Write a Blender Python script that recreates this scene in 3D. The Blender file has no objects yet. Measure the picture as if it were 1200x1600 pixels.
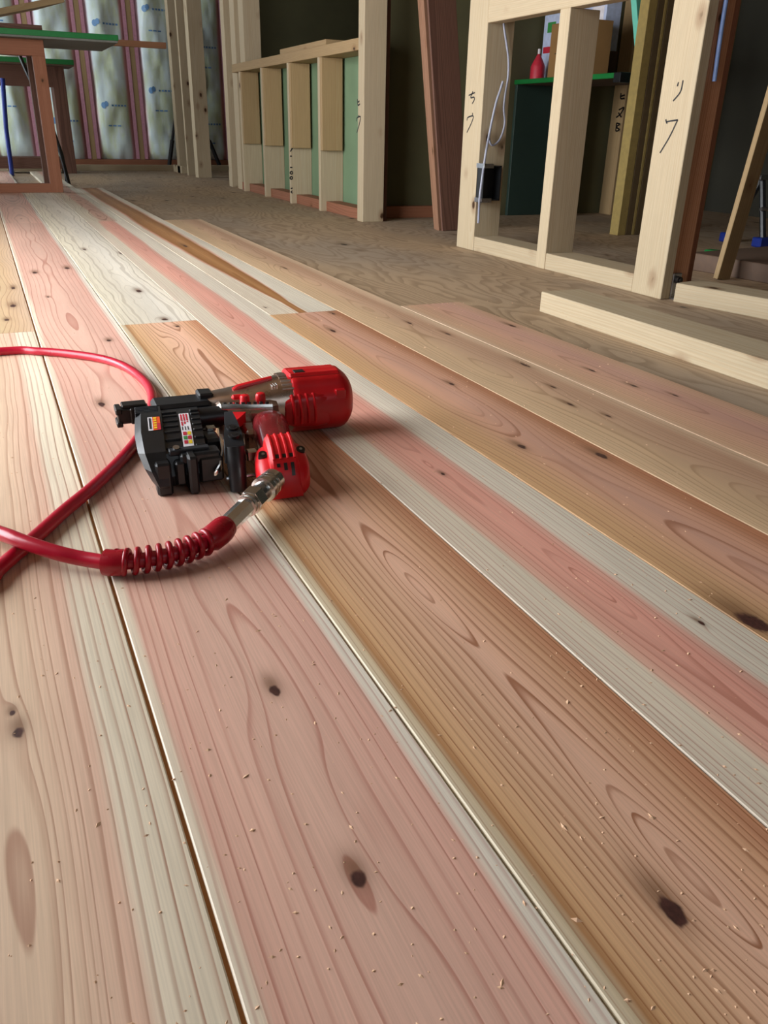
import bpy, bmesh, math, random
from mathutils import Vector, Matrix, noise
random.seed(7)
SC = bpy.context.scene
COL = SC.collection

# ------------------------------------------------------------------ camera
CAM_H = 0.351
F_PX, PITCH, YAW, ROLL = 1263.75, 0.441576, 0.440354, 0.0238718
cp, sp, cy, sy = math.cos(PITCH), math.sin(PITCH), math.cos(YAW), math.sin(YAW)
FWD = Vector((sy * cp, cy * cp, -sp))
R0 = Vector((cy, -sy, 0)); U0 = R0.cross(FWD)
RIGHT = R0 * math.cos(ROLL) + U0 * math.sin(ROLL)
UP = -R0 * math.sin(ROLL) + U0 * math.cos(ROLL)
CAMPOS = Vector((0, 0, CAM_H))
cam_data = bpy.data.cameras.new('camera')
cam_data.sensor_fit = 'VERTICAL'; cam_data.sensor_height = 36.0
cam_data.lens = F_PX / 1600 * 36.0
cam_data.clip_start = 0.02; cam_data.clip_end = 60
cam = bpy.data.objects.new('camera', cam_data); COL.objects.link(cam)
m = Matrix((RIGHT, UP, -FWD)).transposed().to_4x4(); m.translation = CAMPOS
cam.matrix_world = m
SC.camera = cam

# ------------------------------------------------------------------ light
SC.view_settings.view_transform = 'Standard'
SC.view_settings.look = 'None'
SC.view_settings.gamma = 1.0
SC.view_settings.use_curve_mapping = False
SC.view_settings.exposure = 0.66
w = bpy.data.worlds.new('overcast_sky'); SC.world = w; w.use_nodes = True
w.node_tree.nodes['Background'].inputs[0].default_value = (0.75, 0.87, 1.0, 1)
w.node_tree.nodes['Background'].inputs[1].default_value = 0.6

def area(name, loc, rot, sx, sy_, energy, col):
    l = bpy.data.lights.new(name, 'AREA'); l.shape = 'RECTANGLE'; l.size = sx; l.size_y = sy_
    l.energy = energy; l.color = col
    o = bpy.data.objects.new(name, l); COL.objects.link(o); o.location = loc; o.rotation_euler = rot
    return o
XL = -1.06                                   # inner face of the window wall
# daylight entering through the two window openings of the left wall
area('daylight_near_window', (XL - .12, 2.0, .80), (0, -math.pi / 2, 0), 1.45, 2.3, 84, (0.95, 0.975, 1.0))
area('daylight_far_window', (XL - .12, 7.05, 1.12), (0, -math.pi / 2, 0), 2.1, 1.7, 32, (0.85, 0.94, 1.0))
area('rear_fill', (0.7, -1.62, 1.35), (math.pi / 2, 0, 0), 1.6, 1.1, 1.2, (1.0, 0.93, 0.84))  # weak warm fill added behind the camera for the faces turned towards it

# ------------------------------------------------------------------ helpers
def px_dir(px, py): return FWD + RIGHT * ((px - 600) / F_PX) + UP * ((800 - py) / F_PX)
def at_z(px, py, z):                        # where the ray meets a level surface
    d = px_dir(px, py); return CAMPOS + d * ((z - CAM_H) / d.z)
def at_x(px, py, x): d = px_dir(px, py); return CAMPOS + d * (x / d.x)
def at_y(px, py, y): d = px_dir(px, py); return CAMPOS + d * (y / d.y)
PLY = -0.015                                # top of the plywood subfloor

def lin(c):
    return tuple(((v / 255) / 12.92 if v / 255 <= .04045 else ((v / 255 + .055) / 1.055) ** 2.4) for v in c) + (1,)

def finish(bm, name, sharp=35):
    bmesh.ops.recalc_face_normals(bm, faces=bm.faces)
    for f in bm.faces: f.smooth = True
    for e in bm.edges:
        if len(e.link_faces) == 2 and e.calc_face_angle(0) > math.radians(sharp): e.smooth = False
    me = bpy.data.meshes.new(name); bm.to_mesh(me); bm.free(); return me

def link(name, me, mat=None, parent=None, loc=None, rot=None):
    o = bpy.data.objects.new(name, me); COL.objects.link(o)
    if mat and not me.materials: me.materials.append(mat)
    if parent: o.parent = parent
    if loc is not None: o.location = loc
    if rot is not None: o.rotation_euler = rot
    return o
def tag(o, label=None, cat=None, group=None, kind=None):
    if label: o['label'] = label
    if cat: o['category'] = cat
    if group: o['group'] = group
    if kind: o['kind'] = kind
    return o
def empty(name, loc=(0, 0, 0), rz=0):
    o = bpy.data.objects.new(name, None); COL.objects.link(o); o.location = loc; o.rotation_euler = (0, 0, rz)
    o.empty_display_size = .05; return o
def add_box(bm, x0, x1, y0, y1, z0, z1, bev=0.0, mat=None):
    vs = [bm.verts.new((x, y, z)) for x in (x0, x1) for y in (y0, y1) for z in (z0, z1)]
    fs = [(0, 1, 3, 2), (4, 6, 7, 5), (0, 4, 5, 1), (2, 3, 7, 6), (0, 2, 6, 4), (1, 5, 7, 3)]
    faces = [bm.faces.new([vs[i] for i in f]) for f in fs]
    if bev > 0:
        es = list({e for f in faces for e in f.edges})
        r = bmesh.ops.bevel(bm, geom=es, offset=bev, segments=1, affect='EDGES', profile=.5)
        vs = [v for v in {v for f in r['faces'] for v in f.verts}]
        vs = list({v for f in bm.faces for v in f.verts if v in set(vs)})
    if mat is not None: bmesh.ops.transform(bm, matrix=mat, verts=[v for v in vs if v.is_valid])
    return vs
def box_mesh(name, sx, sy_, sz, bev=.0015):     # centred in x and y, standing on z = 0
    bm = bmesh.new(); add_box(bm, -sx / 2, sx / 2, -sy_ / 2, sy_ / 2, 0, sz, bev); return finish(bm, name)
def box_obj(name, x0, x1, y0, y1, z0, z1, mat, parent=None, bev=.0015, rz=0, off=(0, 0, 0)):
    me = box_mesh(name, x1 - x0, y1 - y0, z1 - z0, bev)
    return link(name, me, mat, parent, (((x0 + x1) / 2) - off[0], (y0 + y1) / 2 - off[1], z0 - off[2]), (0, 0, rz))
def tube(bm, pts, r, n=10, caps=True, rfun=None):
    pts = [Vector(p) for p in pts]; rings = []; prev = None
    for i, p in enumerate(pts):
        t = (pts[min(i + 1, len(pts) - 1)] - pts[max(i - 1, 0)])
        t = t.normalized() if t.length > 1e-9 else Vector((1, 0, 0))
        if prev is None:
            a = Vector((0, 0, 1)) if abs(t.z) < .9 else Vector((1, 0, 0)); nrm = t.cross(a).normalized()
        else:
            nrm = (prev - t * prev.dot(t)).normalized()
        prev = nrm; b = t.cross(nrm); rr = rfun(i / (len(pts) - 1)) if rfun else r
        rings.append([bm.verts.new(p + nrm * rr * math.cos(2 * math.pi * k / n) + b * rr * math.sin(2 * math.pi * k / n)) for k in range(n)])
    for a, b in zip(rings, rings[1:]):
        for k in range(n): bm.faces.new((a[k], a[(k + 1) % n], b[(k + 1) % n], b[k]))
    if caps: bm.faces.new(rings[0][::-1]); bm.faces.new(rings[-1])
def spline(pts, n=10):                          # Catmull-Rom through points
    P = [Vector(p) for p in pts]; P = [P[0] * 2 - P[1]] + P + [P[-1] * 2 - P[-2]]; out = []
    for i in range(1, len(P) - 2):
        for k in range(n):
            t = k / n; a, b, c, d = P[i - 1:i + 3]
            out.append(.5 * ((2 * b) + (c - a) * t + (2 * a - 5 * b + 4 * c - d) * t * t + (3 * b - a - 3 * c + d) * t ** 3))
    out.append(P[-2]); return out
def loft(bm, rings, caps=True):
    R = [[bm.verts.new(p) for p in r] for r in rings]; n = len(R[0])
    for a, b in zip(R, R[1:]):
        for k in range(n): bm.faces.new((a[k], a[(k + 1) % n], b[(k + 1) % n], b[k]))
    if caps: bm.faces.new(R[0][::-1]); bm.faces.new(R[-1])
def ribbon(bm, pts, width, nrm):                # flat pen stroke lying on a surface of normal nrm
    pts = [Vector(p) for p in pts]; L = []; Rr = []
    for i, p in enumerate(pts):
        t = (pts[min(i + 1, len(pts) - 1)] - pts[max(i - 1, 0)]).normalized(); s = t.cross(nrm).normalized() * width / 2
        L.append(bm.verts.new(p + s)); Rr.append(bm.verts.new(p - s))
    for i in range(len(pts) - 1): bm.faces.new((L[i], L[i + 1], Rr[i + 1], Rr[i]))

# ------------------------------------------------------------------ node materials
class NT:
    def __init__(s, name):
        s.mat = bpy.data.materials.new(name); s.mat.use_nodes = True; s.t = s.mat.node_tree
        s.bsdf = s.t.nodes['Principled BSDF']
    def put(s, sock, v):
        if isinstance(v, bpy.types.NodeSocket): s.t.links.new(v, sock)
        else: sock.default_value = v
    def m(s, op, a, b=None, c=None, clamp=False):
        n = s.t.nodes.new('ShaderNodeMath'); n.operation = op; n.use_clamp = clamp
        s.put(n.inputs[0], a)
        if b is not None: s.put(n.inputs[1], b)
        if c is not None: s.put(n.inputs[2], c)
        return n.outputs[0]
    def add(s, a, b): return s.m('ADD', a, b)
    def sub(s, a, b): return s.m('SUBTRACT', a, b)
    def mul(s, a, b): return s.m('MULTIPLY', a, b)
    def rng(s, v, a, b, c=0., d=1., smooth=True):
        n = s.t.nodes.new('ShaderNodeMapRange'); n.interpolation_type = 'SMOOTHSTEP' if smooth else 'LINEAR'
        s.put(n.inputs[0], v)
        for i, x in enumerate((a, b, c, d)): s.put(n.inputs[1 + i], x)
        return n.outputs[0]
    def obj(s):
        n = s.t.nodes.new('ShaderNodeTexCoord'); x = s.t.nodes.new('ShaderNodeSeparateXYZ'); s.t.links.new(n.outputs['Object'], x.inputs[0])
        return x.outputs[0], x.outputs[1], x.outputs[2]
    def rand(s): return s.t.nodes.new('ShaderNodeObjectInfo').outputs['Random']
    def vec(s, x, y, z):
        n = s.t.nodes.new('ShaderNodeCombineXYZ'); s.put(n.inputs[0], x); s.put(n.inputs[1], y); s.put(n.inputs[2], z); return n.outputs[0]
    def noise(s, v, scale=1, detail=2, rough=.5):
        n = s.t.nodes.new('ShaderNodeTexNoise'); s.put(n.inputs['Vector'], v); n.inputs['Scale'].default_value = scale
        n.inputs['Detail'].default_value = detail; n.inputs['Roughness'].default_value = rough; return n.outputs[0]
    def voro(s, v, scale=1):
        n = s.t.nodes.new('ShaderNodeTexVoronoi'); s.put(n.inputs['Vector'], v); n.inputs['Scale'].default_value = scale; return n.outputs['Distance']
    def ramp(s, v, stops, interp='LINEAR'):
        n = s.t.nodes.new('ShaderNodeValToRGB'); s.put(n.inputs[0], v); n.color_ramp.interpolation = interp
        e = n.color_ramp.elements
        while len(e) < len(stops): e.new(.5)
        for el, (p, c) in zip(e, stops): el.position = p; el.color = lin(c)
        return n.outputs[0]
    def mix(s, f, a, b, mode='MIX'):
        n = s.t.nodes.new('ShaderNodeMix'); n.data_type = 'RGBA'; n.blend_type = mode
        s.put(n.inputs[0], f)
        for k, v in ((6, a), (7, b)): s.put(n.inputs[k], v if isinstance(v, bpy.types.NodeSocket) else lin(v))
        return n.outputs[2]
    def bump(s, h, strength=.2, dist=.001):
        n = s.t.nodes.new('ShaderNodeBump'); n.inputs['Strength'].default_value = strength; n.inputs['Distance'].default_value = dist
        s.put(n.inputs['Height'], h); s.t.links.new(n.outputs[0], s.bsdf.inputs['Normal'])
    def done(s, col, rough=.5, spec=.5, metal=0., **kw):
        s.put(s.bsdf.inputs['Base Color'], col if isinstance(col, bpy.types.NodeSocket) else lin(col))
        s.put(s.bsdf.inputs['Roughness'], rough); s.bsdf.inputs['Specular IOR Level'].default_value = spec
        s.bsdf.inputs['Metallic'].default_value = metal
        for k, v in kw.items(): s.bsdf.inputs[k].default_value = v
        return s.mat

def simple(name, c, rough=.5, spec=.5, metal=0., var=.12, scale=60, **kw):
    n = NT(name); x, y, z = n.obj(); v = n.noise(n.vec(x, y, z), scale, 3)
    c2 = tuple(max(0, k * (1 - var)) for k in c); c3 = tuple(min(255, k * (1 + var)) for k in c)
    return n.done(n.mix(v, c2, c3), n.rng(v, 0, 1, max(.02, rough - .08), min(1, rough + .08)), spec, metal, **kw)

BW = 0.1499                                  # board pitch
def plank_mat(name, stops, period=.0042, xc=.5, d0=.05, d1=.05, seed=0., knots=(), bumps=(), line=.45, tip=None, wav=.10, swirl=0., linec=(120, 70, 45), tone=.10):
    """plain-sawn cedar board: growth rings cut by the face, sapwood edges, knots"""
    n = NT(name); x, y, z = n.obj()
    u = n.mul(x, 1 / BW)
    ny = n.noise(n.vec(seed, n.mul(y, .9), 3.1), 1, 1)
    nb = n.noise(n.vec(n.mul(x, 9), n.mul(y, 2.0), seed), 1, 3)
    field_bumps = None
    R = None
    dx = n.sub(n.sub(x, xc * BW), n.mul(n.sub(ny, .5), .035))
    nd = n.noise(n.vec(seed + 7.7, n.mul(y, 1.7), 1.3), 1, 2)
    dep = n.add(d0, n.mul(n.sub(nd, .5), d1 * 2))
    R = n.m('SQRT', n.add(n.mul(dx, dx), n.mul(dep, dep)))
    R = n.add(R, n.mul(n.sub(nb, .5), .007 + swirl))
    if swirl:
        R = n.add(R, n.mul(n.sub(n.noise(n.vec(n.mul(x, 26), n.mul(y, 5), seed + 2), 1, 2), .5), swirl * .8))
    def gauss(cu, cy_, sx, sy__):
        ax = n.mul(n.sub(x, cu * BW), 1 / sx); ay = n.mul(n.sub(y, cy_), 1 / sy__)
        return n.m('EXPONENT', n.mul(n.add(n.mul(ax, ax), n.mul(ay, ay)), -1.0))
    for (bu, by, sx, sy__, A) in bumps: R = n.add(R, n.mul(gauss(bu, by, sx, sy__), A))
    kmask = None; khalo = None
    for (ku, ky, rx, ry) in knots:
        rx *= .88; ry *= .88
        gk = gauss(ku, ky, rx * 1.8, ry * 3.2); R = n.add(R, n.mul(gk, -.0035))
        wob = n.mul(n.sub(n.noise(n.vec(n.mul(x, 150), n.mul(y, 90), seed), 1, 2), .5), .9)
        ax = n.mul(n.sub(x, ku * BW), 1 / rx); ay = n.mul(n.sub(y, ky), 1 / ry)
        q = n.add(n.m('SQRT', n.add(n.mul(ax, ax), n.mul(ay, ay))), wob)
        km = n.rng(q, 1.0, .6); h1 = n.mul(gauss(ku, ky + ry * .8, rx * 1.5, ry * 2.0), .75)
        kmask = km if kmask is None else n.m('MAXIMUM', kmask, km)
        khalo = h1 if khalo is None else n.m('MAXIMUM', khalo, h1)
    t = n.mul(R, 1 / (period * 1.35))
    t = n.add(t, n.mul(n.noise(n.vec(n.mul(R, 110), seed, .5), 1, 1), 1.6))
    f = n.m('FRACT', t)
    lw = n.mul(n.add(n.mul(n.rng(f, .66, .92), .9), n.mul(f, .1)), n.rng(f, 1.0, .93))
    amp = n.rng(n.noise(n.vec(n.m('FLOOR', t), seed, 8.1), 1.7, 0), .25, .75, .45, 1.0)
    lw = n.mul(lw, amp)
    ue = n.add(u, n.mul(n.sub(nb, .5), wav * 2))
    ue = n.add(ue, n.mul(n.sub(ny, .5), wav * 1.2))
    if tip:                                     # heartwood streak that comes to a point at y0
        y0, y1, c0 = tip
        wd = n.m('MAXIMUM', n.rng(y, y0, y1, 0.0, 1.0, smooth=False), .04); wd = n.m('SQRT', wd)
        ue = n.add(c0, n.m('DIVIDE', n.sub(ue, c0), wd))
    base = n.ramp(ue, stops)
    fib = n.noise(n.vec(n.mul(x, 900), n.mul(y, 14), seed), 1, 2)
    big = n.noise(n.vec(n.mul(x, 14), n.mul(y, 1.2), seed + 4), 1, 3)
    val = n.add(n.rng(fib, .25, .75, 1 - tone * .7, 1 + tone * .7), n.rng(big, .3, .7, -tone, tone))
    g = n.vec(val, val, val)
    base = n.mix(1.0, base, g, 'MULTIPLY')
    lc = n.mix(.55, base, linec)
    col = n.mix(n.mul(lw, min(1, line * 1.9)), base, n.mix(.85, base, linec))
    if khalo is not None:
        col = n.mix(khalo, col, (112, 78, 52))
        kc = n.mix(n.noise(n.vec(n.mul(x, 300), n.mul(y, 220), 1), 1, 2), (30, 18, 16), (96, 58, 50))
        col = n.mix(kmask, col, kc)
    n.bump(n.mul(lw, -1), .08, .0004)
    return n.done(col, n.rng(fib, .2, .8, .40, .56), .42)

def lumber(name, c, cl, axis, period=.005, line=.35, knot=(120, 80, 50), kth=.10, rough=.6):
    """sawn timber with 3-D growth rings; axis = grain direction"""
    n = NT(name); X = n.obj(); ax = 'xyz'.index(axis); a, b = [X[i] for i in range(3) if i != ax]; g = X[ax]
    r = n.rand(); off = n.mul(r, 37.0); g = n.add(g, off)
    na = n.noise(n.vec(r, n.mul(g, .8), 1.0), 1, 1); nb = n.noise(n.vec(n.mul(a, 12), n.mul(b, 12), n.mul(g, 1.4)), 1, 2)
    aa = n.add(n.add(a, n.mul(n.sub(r, .5), .12)), n.mul(n.sub(na, .5), .06)); bb = n.add(b, n.add(.03, n.mul(n.m('FRACT', n.mul(r, 7.3)), .05)))
    R = n.add(n.m('SQRT', n.add(n.mul(aa, aa), n.mul(bb, bb))), n.mul(n.sub(nb, .5), .018))
    t = n.add(n.mul(R, 1 / period), n.mul(n.noise(n.vec(n.mul(R, 150), 0., 0.), 1, 1), 1.4)); f = n.m('FRACT', t)
    lw = n.mul(n.rng(f, .3, .92), n.rng(f, 1.0, .94))
    fib = n.noise(n.vec(n.mul(a, 500), n.mul(b, 500), n.mul(g, 10)), 1, 2); big = n.noise(n.vec(n.mul(a, 10), n.mul(b, 10), n.mul(g, 2)), 1, 3)
    val = n.add(n.rng(fib, .25, .75, .92, 1.06), n.rng(big, .3, .7, -.08, .08)); val = n.add(val, n.rng(r, 0, 1, -.06, .06))
    base = n.mix(1., n.mix(n.rng(big, .35, .7), c, tuple(int(k * .94) for k in c)), n.vec(val, val, val), 'MULTIPLY')
    col = n.mix(n.mul(lw, line), base, cl)
    q = n.voro(n.vec(n.mul(a, 9), n.mul(b, 9), n.mul(g, 5.5)), 1)
    q = n.add(q, n.mul(n.sub(n.noise(n.vec(n.mul(a, 90), n.mul(b, 90), n.mul(g, 60)), 1, 2), .5), .05))
    col = n.mix(n.mul(n.rng(q, kth * 2.2, kth * .8), .45), col, knot); col = n.mix(n.rng(q, kth, kth * .6), col, tuple(int(k * .55) for k in knot))
    return n.done(col, rough, .18)

SP = dict(c=(232, 214, 180), cl=(205, 172, 128))
M = {}
for a_ in 'xyz':
    M['spruce_' + a_] = lumber('spruce_' + a_, (188, 171, 142), (168, 142, 108), a_)
    M['pine_' + a_] = lumber('pine_' + a_, (172, 145, 106), (148, 112, 74), a_)
    M['cedar_' + a_] = lumber('cedar_' + a_, (190, 138, 104), (150, 92, 62), a_, line=.5)
    M['red_' + a_] = lumber('red_' + a_, (156, 104, 78), (120, 72, 50), a_, line=.45)
    M['dark_' + a_] = lumber('dark_' + a_, (112, 80, 66), (76, 50, 42), a_, line=.5)
M['plank_z'] = lumber('plank_z', (150, 112, 88), (112, 76, 56), 'z', line=.4)
M['ink'] = simple('ink', (26, 24, 26), .6)
M['black_plastic'] = simple('black_plastic', (26, 27, 29), .38, .5, var=.2)
M['rubber'] = simple('rubber', (34, 36, 40), .55, .4, var=.2)
M['chrome'] = simple('chrome', (228, 226, 222), .22, .5, 1.0, var=.06)
M['gun_chrome'] = simple('gun_chrome', (196, 176, 162), .30, .5, 1.0, var=.1)
M['steel'] = simple('steel', (170, 172, 176), .3, .5, 1.0, var=.1)
M['gunmetal'] = simple('gunmetal', (62, 58, 56), .4, .5, .8)
M['red'] = simple('red_plastic', (196, 14, 24), .36, .5, var=.12, scale=35)
M['red_bright'] = simple('red_rubber', (218, 16, 28), .42, .5, var=.1, scale=35)
M['grip'] = simple('grip_rubber', (116, 22, 28), .26, .6, var=.2, scale=45, **{'Coat Weight': .35})
M['hose'] = simple('hose_pvc', (176, 16, 44), .32, .5, var=.08)
M['coil'] = simple('coil_pvc', (158, 12, 32), .30, .5, var=.08)
M['paper'] = simple('label_paper', (226, 220, 222), .5)
M['orange_print'] = simple('orange_print', (226, 84, 30), .5)
M['red_print'] = simple('red_print', (190, 42, 60), .5)
M['yellow_print'] = simple('yellow_print', (236, 196, 40), .5)
M['green_film'] = simple('green_film', (18, 112, 50), .45)
M['green_print'] = simple('green_print', (60, 140, 70), .5)
M['ply_dark'] = simple('ply_dark', (96, 74, 58), .7)
M['grey_board'] = simple('grey_board', (112, 112, 104), .7)
M['mint'] = simple('mint_foam', (120, 214, 190), .7, var=.05)
M['khaki'] = simple('khaki_edge', (160, 138, 80), .7)
M['khaki_dark'] = simple('khaki_face', (96, 78, 50), .75)
M['wallboard'] = simple('green_wallboard', (112, 136, 104), .8, var=.06, scale=9)
M['olive'] = simple('olive_sheathing', (88, 84, 56), .8, var=.12, scale=6)
M['outer'] = simple('dark_sheathing', (56, 54, 44), .85, var=.12, scale=6)
M['slate'] = simple('under_table_dark', (40, 58, 50), .6, var=.1, scale=4)
M['raw_ceiling'] = simple('unfinished_ceiling', (120, 98, 74), .9, var=.08, scale=3)
M['raw_wall'] = simple('unfinished_wall', (104, 92, 74), .9, var=.08, scale=3)
M['carton'] = simple('carton', (150, 112, 66), .8, var=.08, scale=12)
M['white_bag'] = simple('white_bag', (190, 200, 226), .5)
M['blue'] = simple('blue_plastic', (24, 46, 130), .4)
M['orange'] = simple('orange_plastic', (240, 90, 20), .45)
M['cable'] = simple('grey_cable', (146, 148, 162), .4)
M['cable_blue'] = simple('blue_grey_cable', (112, 134, 178), .35)
M['black_cable'] = simple('black_cable', (30, 28, 28), .5)
M['pink_film'] = simple('pink_film', (196, 140, 156), .35)
M['print_blue'] = simple('film_print', (112, 156, 202), .5)
M['white'] = simple('white_plastic', (225, 228, 230), .45)
M['gap'] = simple('board_edge', (176, 120, 62), .7)

def ply_floor():
    n = NT('plywood_subfloor'); x, y, z = n.obj()
    h = n.noise(n.vec(n.mul(x, 3.2), n.mul(y, .85), .3), 1, 3, .45)
    h2 = n.noise(n.vec(n.mul(x, 14), n.mul(y, 5), 5), 1, 2)
    f = n.m('FRACT', n.add(n.mul(h, 34), n.mul(h2, 1.6)))
    lw = n.mul(n.rng(f, .3, .9), n.rng(f, 1., .93))
    q = n.voro(n.vec(n.mul(x, 7.5), n.mul(y, 3.6), 0), 1)
    q = n.add(q, n.mul(n.sub(n.noise(n.vec(n.mul(x, 60), n.mul(y, 30), 0), 1, 2), .5), .08))
    big = n.noise(n.vec(n.mul(x, 2), n.mul(y, .9), 2), 1, 3); fib = n.noise(n.vec(n.mul(x, 500), n.mul(y, 16), 0), 1, 2)
    base = n.mix(n.rng(big, .35, .65), (178, 152, 122), (160, 142, 122))
    v = n.rng(fib, .25, .75, .9, 1.08); base = n.mix(1., base, n.vec(v, v, v), 'MULTIPLY')
    col = n.mix(n.mul(lw, .42), base, (112, 88, 64))
    col = n.mix(n.mul(n.rng(q, .2, .06), .55), col, (96, 70, 50)); col = n.mix(n.rng(q, .085, .05), col, (44, 32, 26))
    n.bump(n.mul(lw, -1), .2, .0008)
    return n.done(col, .62, .3)
M['ply_floor'] = ply_floor()

def film_mat():
    n = NT('insulation_film'); x, y, z = n.obj()
    a = n.noise(n.vec(n.mul(x, 9), n.mul(y, 9), n.mul(z, 3.2)), 1, 4); b = n.noise(n.vec(n.mul(x, 24), 0., n.mul(z, 9)), 1, 3)
    col = n.mix(n.rng(a, .35, .62), (214, 226, 190), (226, 242, 242)); col = n.mix(n.mul(n.rng(b, .5, .7), .5), col, (232, 240, 246))
    ed = n.rng(n.m('ABSOLUTE', x), .118, .150); col = n.mix(n.mul(ed, .75), col, (222, 124, 156))
    n.bump(n.add(b, n.mul(a, .6)), .3, .006)
    return n.done(col, .3, .5)
M['film'] = film_mat()

# ------------------------------------------------------------------ setting: floor
bm = bmesh.new(); add_box(bm, XL - .1, 3.7, -1.7, 8.5, PLY - .024, PLY)
floor = tag(link('floor', finish(bm, 'floor'), M['ply_floor']), 'grainy plywood subfloor with knots', kind='structure')

PAL = {
 'pink': [(0, (212, 204, 186)), (.045, (212, 198, 176)), (.075, (208, 164, 146)), (.5, (210, 170, 152)), (.90, (206, 160, 144)), (.94, (208, 202, 188)), (1, (208, 204, 192))],
 'left': [(0, (206, 172, 148)), (.3, (212, 184, 156)), (.52, (210, 182, 154)), (.74, (208, 172, 150)), (.79, (214, 204, 182)), (1, (216, 207, 184))],
 'left_far': [(0, (176, 160, 126)), (.5, (172, 152, 112)), (.8, (190, 160, 124)), (1, (196, 168, 140))],
 'brown': [(0, (206, 196, 170)), (.05, (196, 180, 148)), (.085, (170, 122, 76)), (.13, (204, 162, 116)), (.3, (210, 168, 132)), (.58, (216, 172, 146)), (.85, (204, 156, 120)), (.95, (186, 130, 96)), (1, (192, 142, 106))],
 'pale': [(0, (214, 208, 186)), (.4, (206, 200, 184)), (.7, (210, 206, 194)), (1, (208, 202, 186))],
 'streak': [(0, (206, 196, 178)), (.25, (206, 198, 178)), (.29, (214, 170, 150)), (.38, (212, 154, 136)), (.62, (208, 146, 130)), (.69, (204, 158, 142)), (.73, (206, 200, 184)), (1, (204, 200, 184))],
 'streak_far': [(0, (206, 200, 180)), (.3, (202, 190, 168)), (.4, (196, 156, 136)), (.7, (190, 150, 132)), (.8, (204, 200, 182)), (1, (206, 204, 188))],
 'tan': [(0, (196, 156, 110)), (.2, (190, 150, 108)), (.45, (196, 148, 122)), (.6, (186, 142, 122)), (.8, (196, 146, 118)), (.93, (172, 116, 82)), (1, (178, 118, 84))],
 'tip': [(0, (208, 198, 178)), (.14, (212, 204, 186)), (.20, (202, 148, 122)), (.25, (150, 98, 50)), (.5, (172, 122, 72)), (.72, (148, 96, 48)), (.77, (204, 160, 134)), (.84, (212, 206, 190)), (1, (206, 202, 186))],
 'dun': [(0, (196, 168, 132)), (.3, (192, 162, 126)), (.6, (188, 152, 124)), (.8, (180, 142, 114)), (1, (200, 176, 146))],
 'rose': [(0, (200, 174, 146)), (.1, (188, 152, 120)), (.4, (190, 146, 122)), (.7, (186, 142, 126)), (1, (182, 146, 116))],
}
def soften(c, sat=.86, gain=1.08):
    l = .3 * c[0] + .59 * c[1] + .11 * c[2]
    return tuple(min(250, (l + (v - l) * sat) * gain * w_) for v, w_ in zip(c, (1.0, .975, .95)))
PAL = {q_: [(p_, soften(c_)) for p_, c_ in v_] for q_, v_ in PAL.items()}
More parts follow.
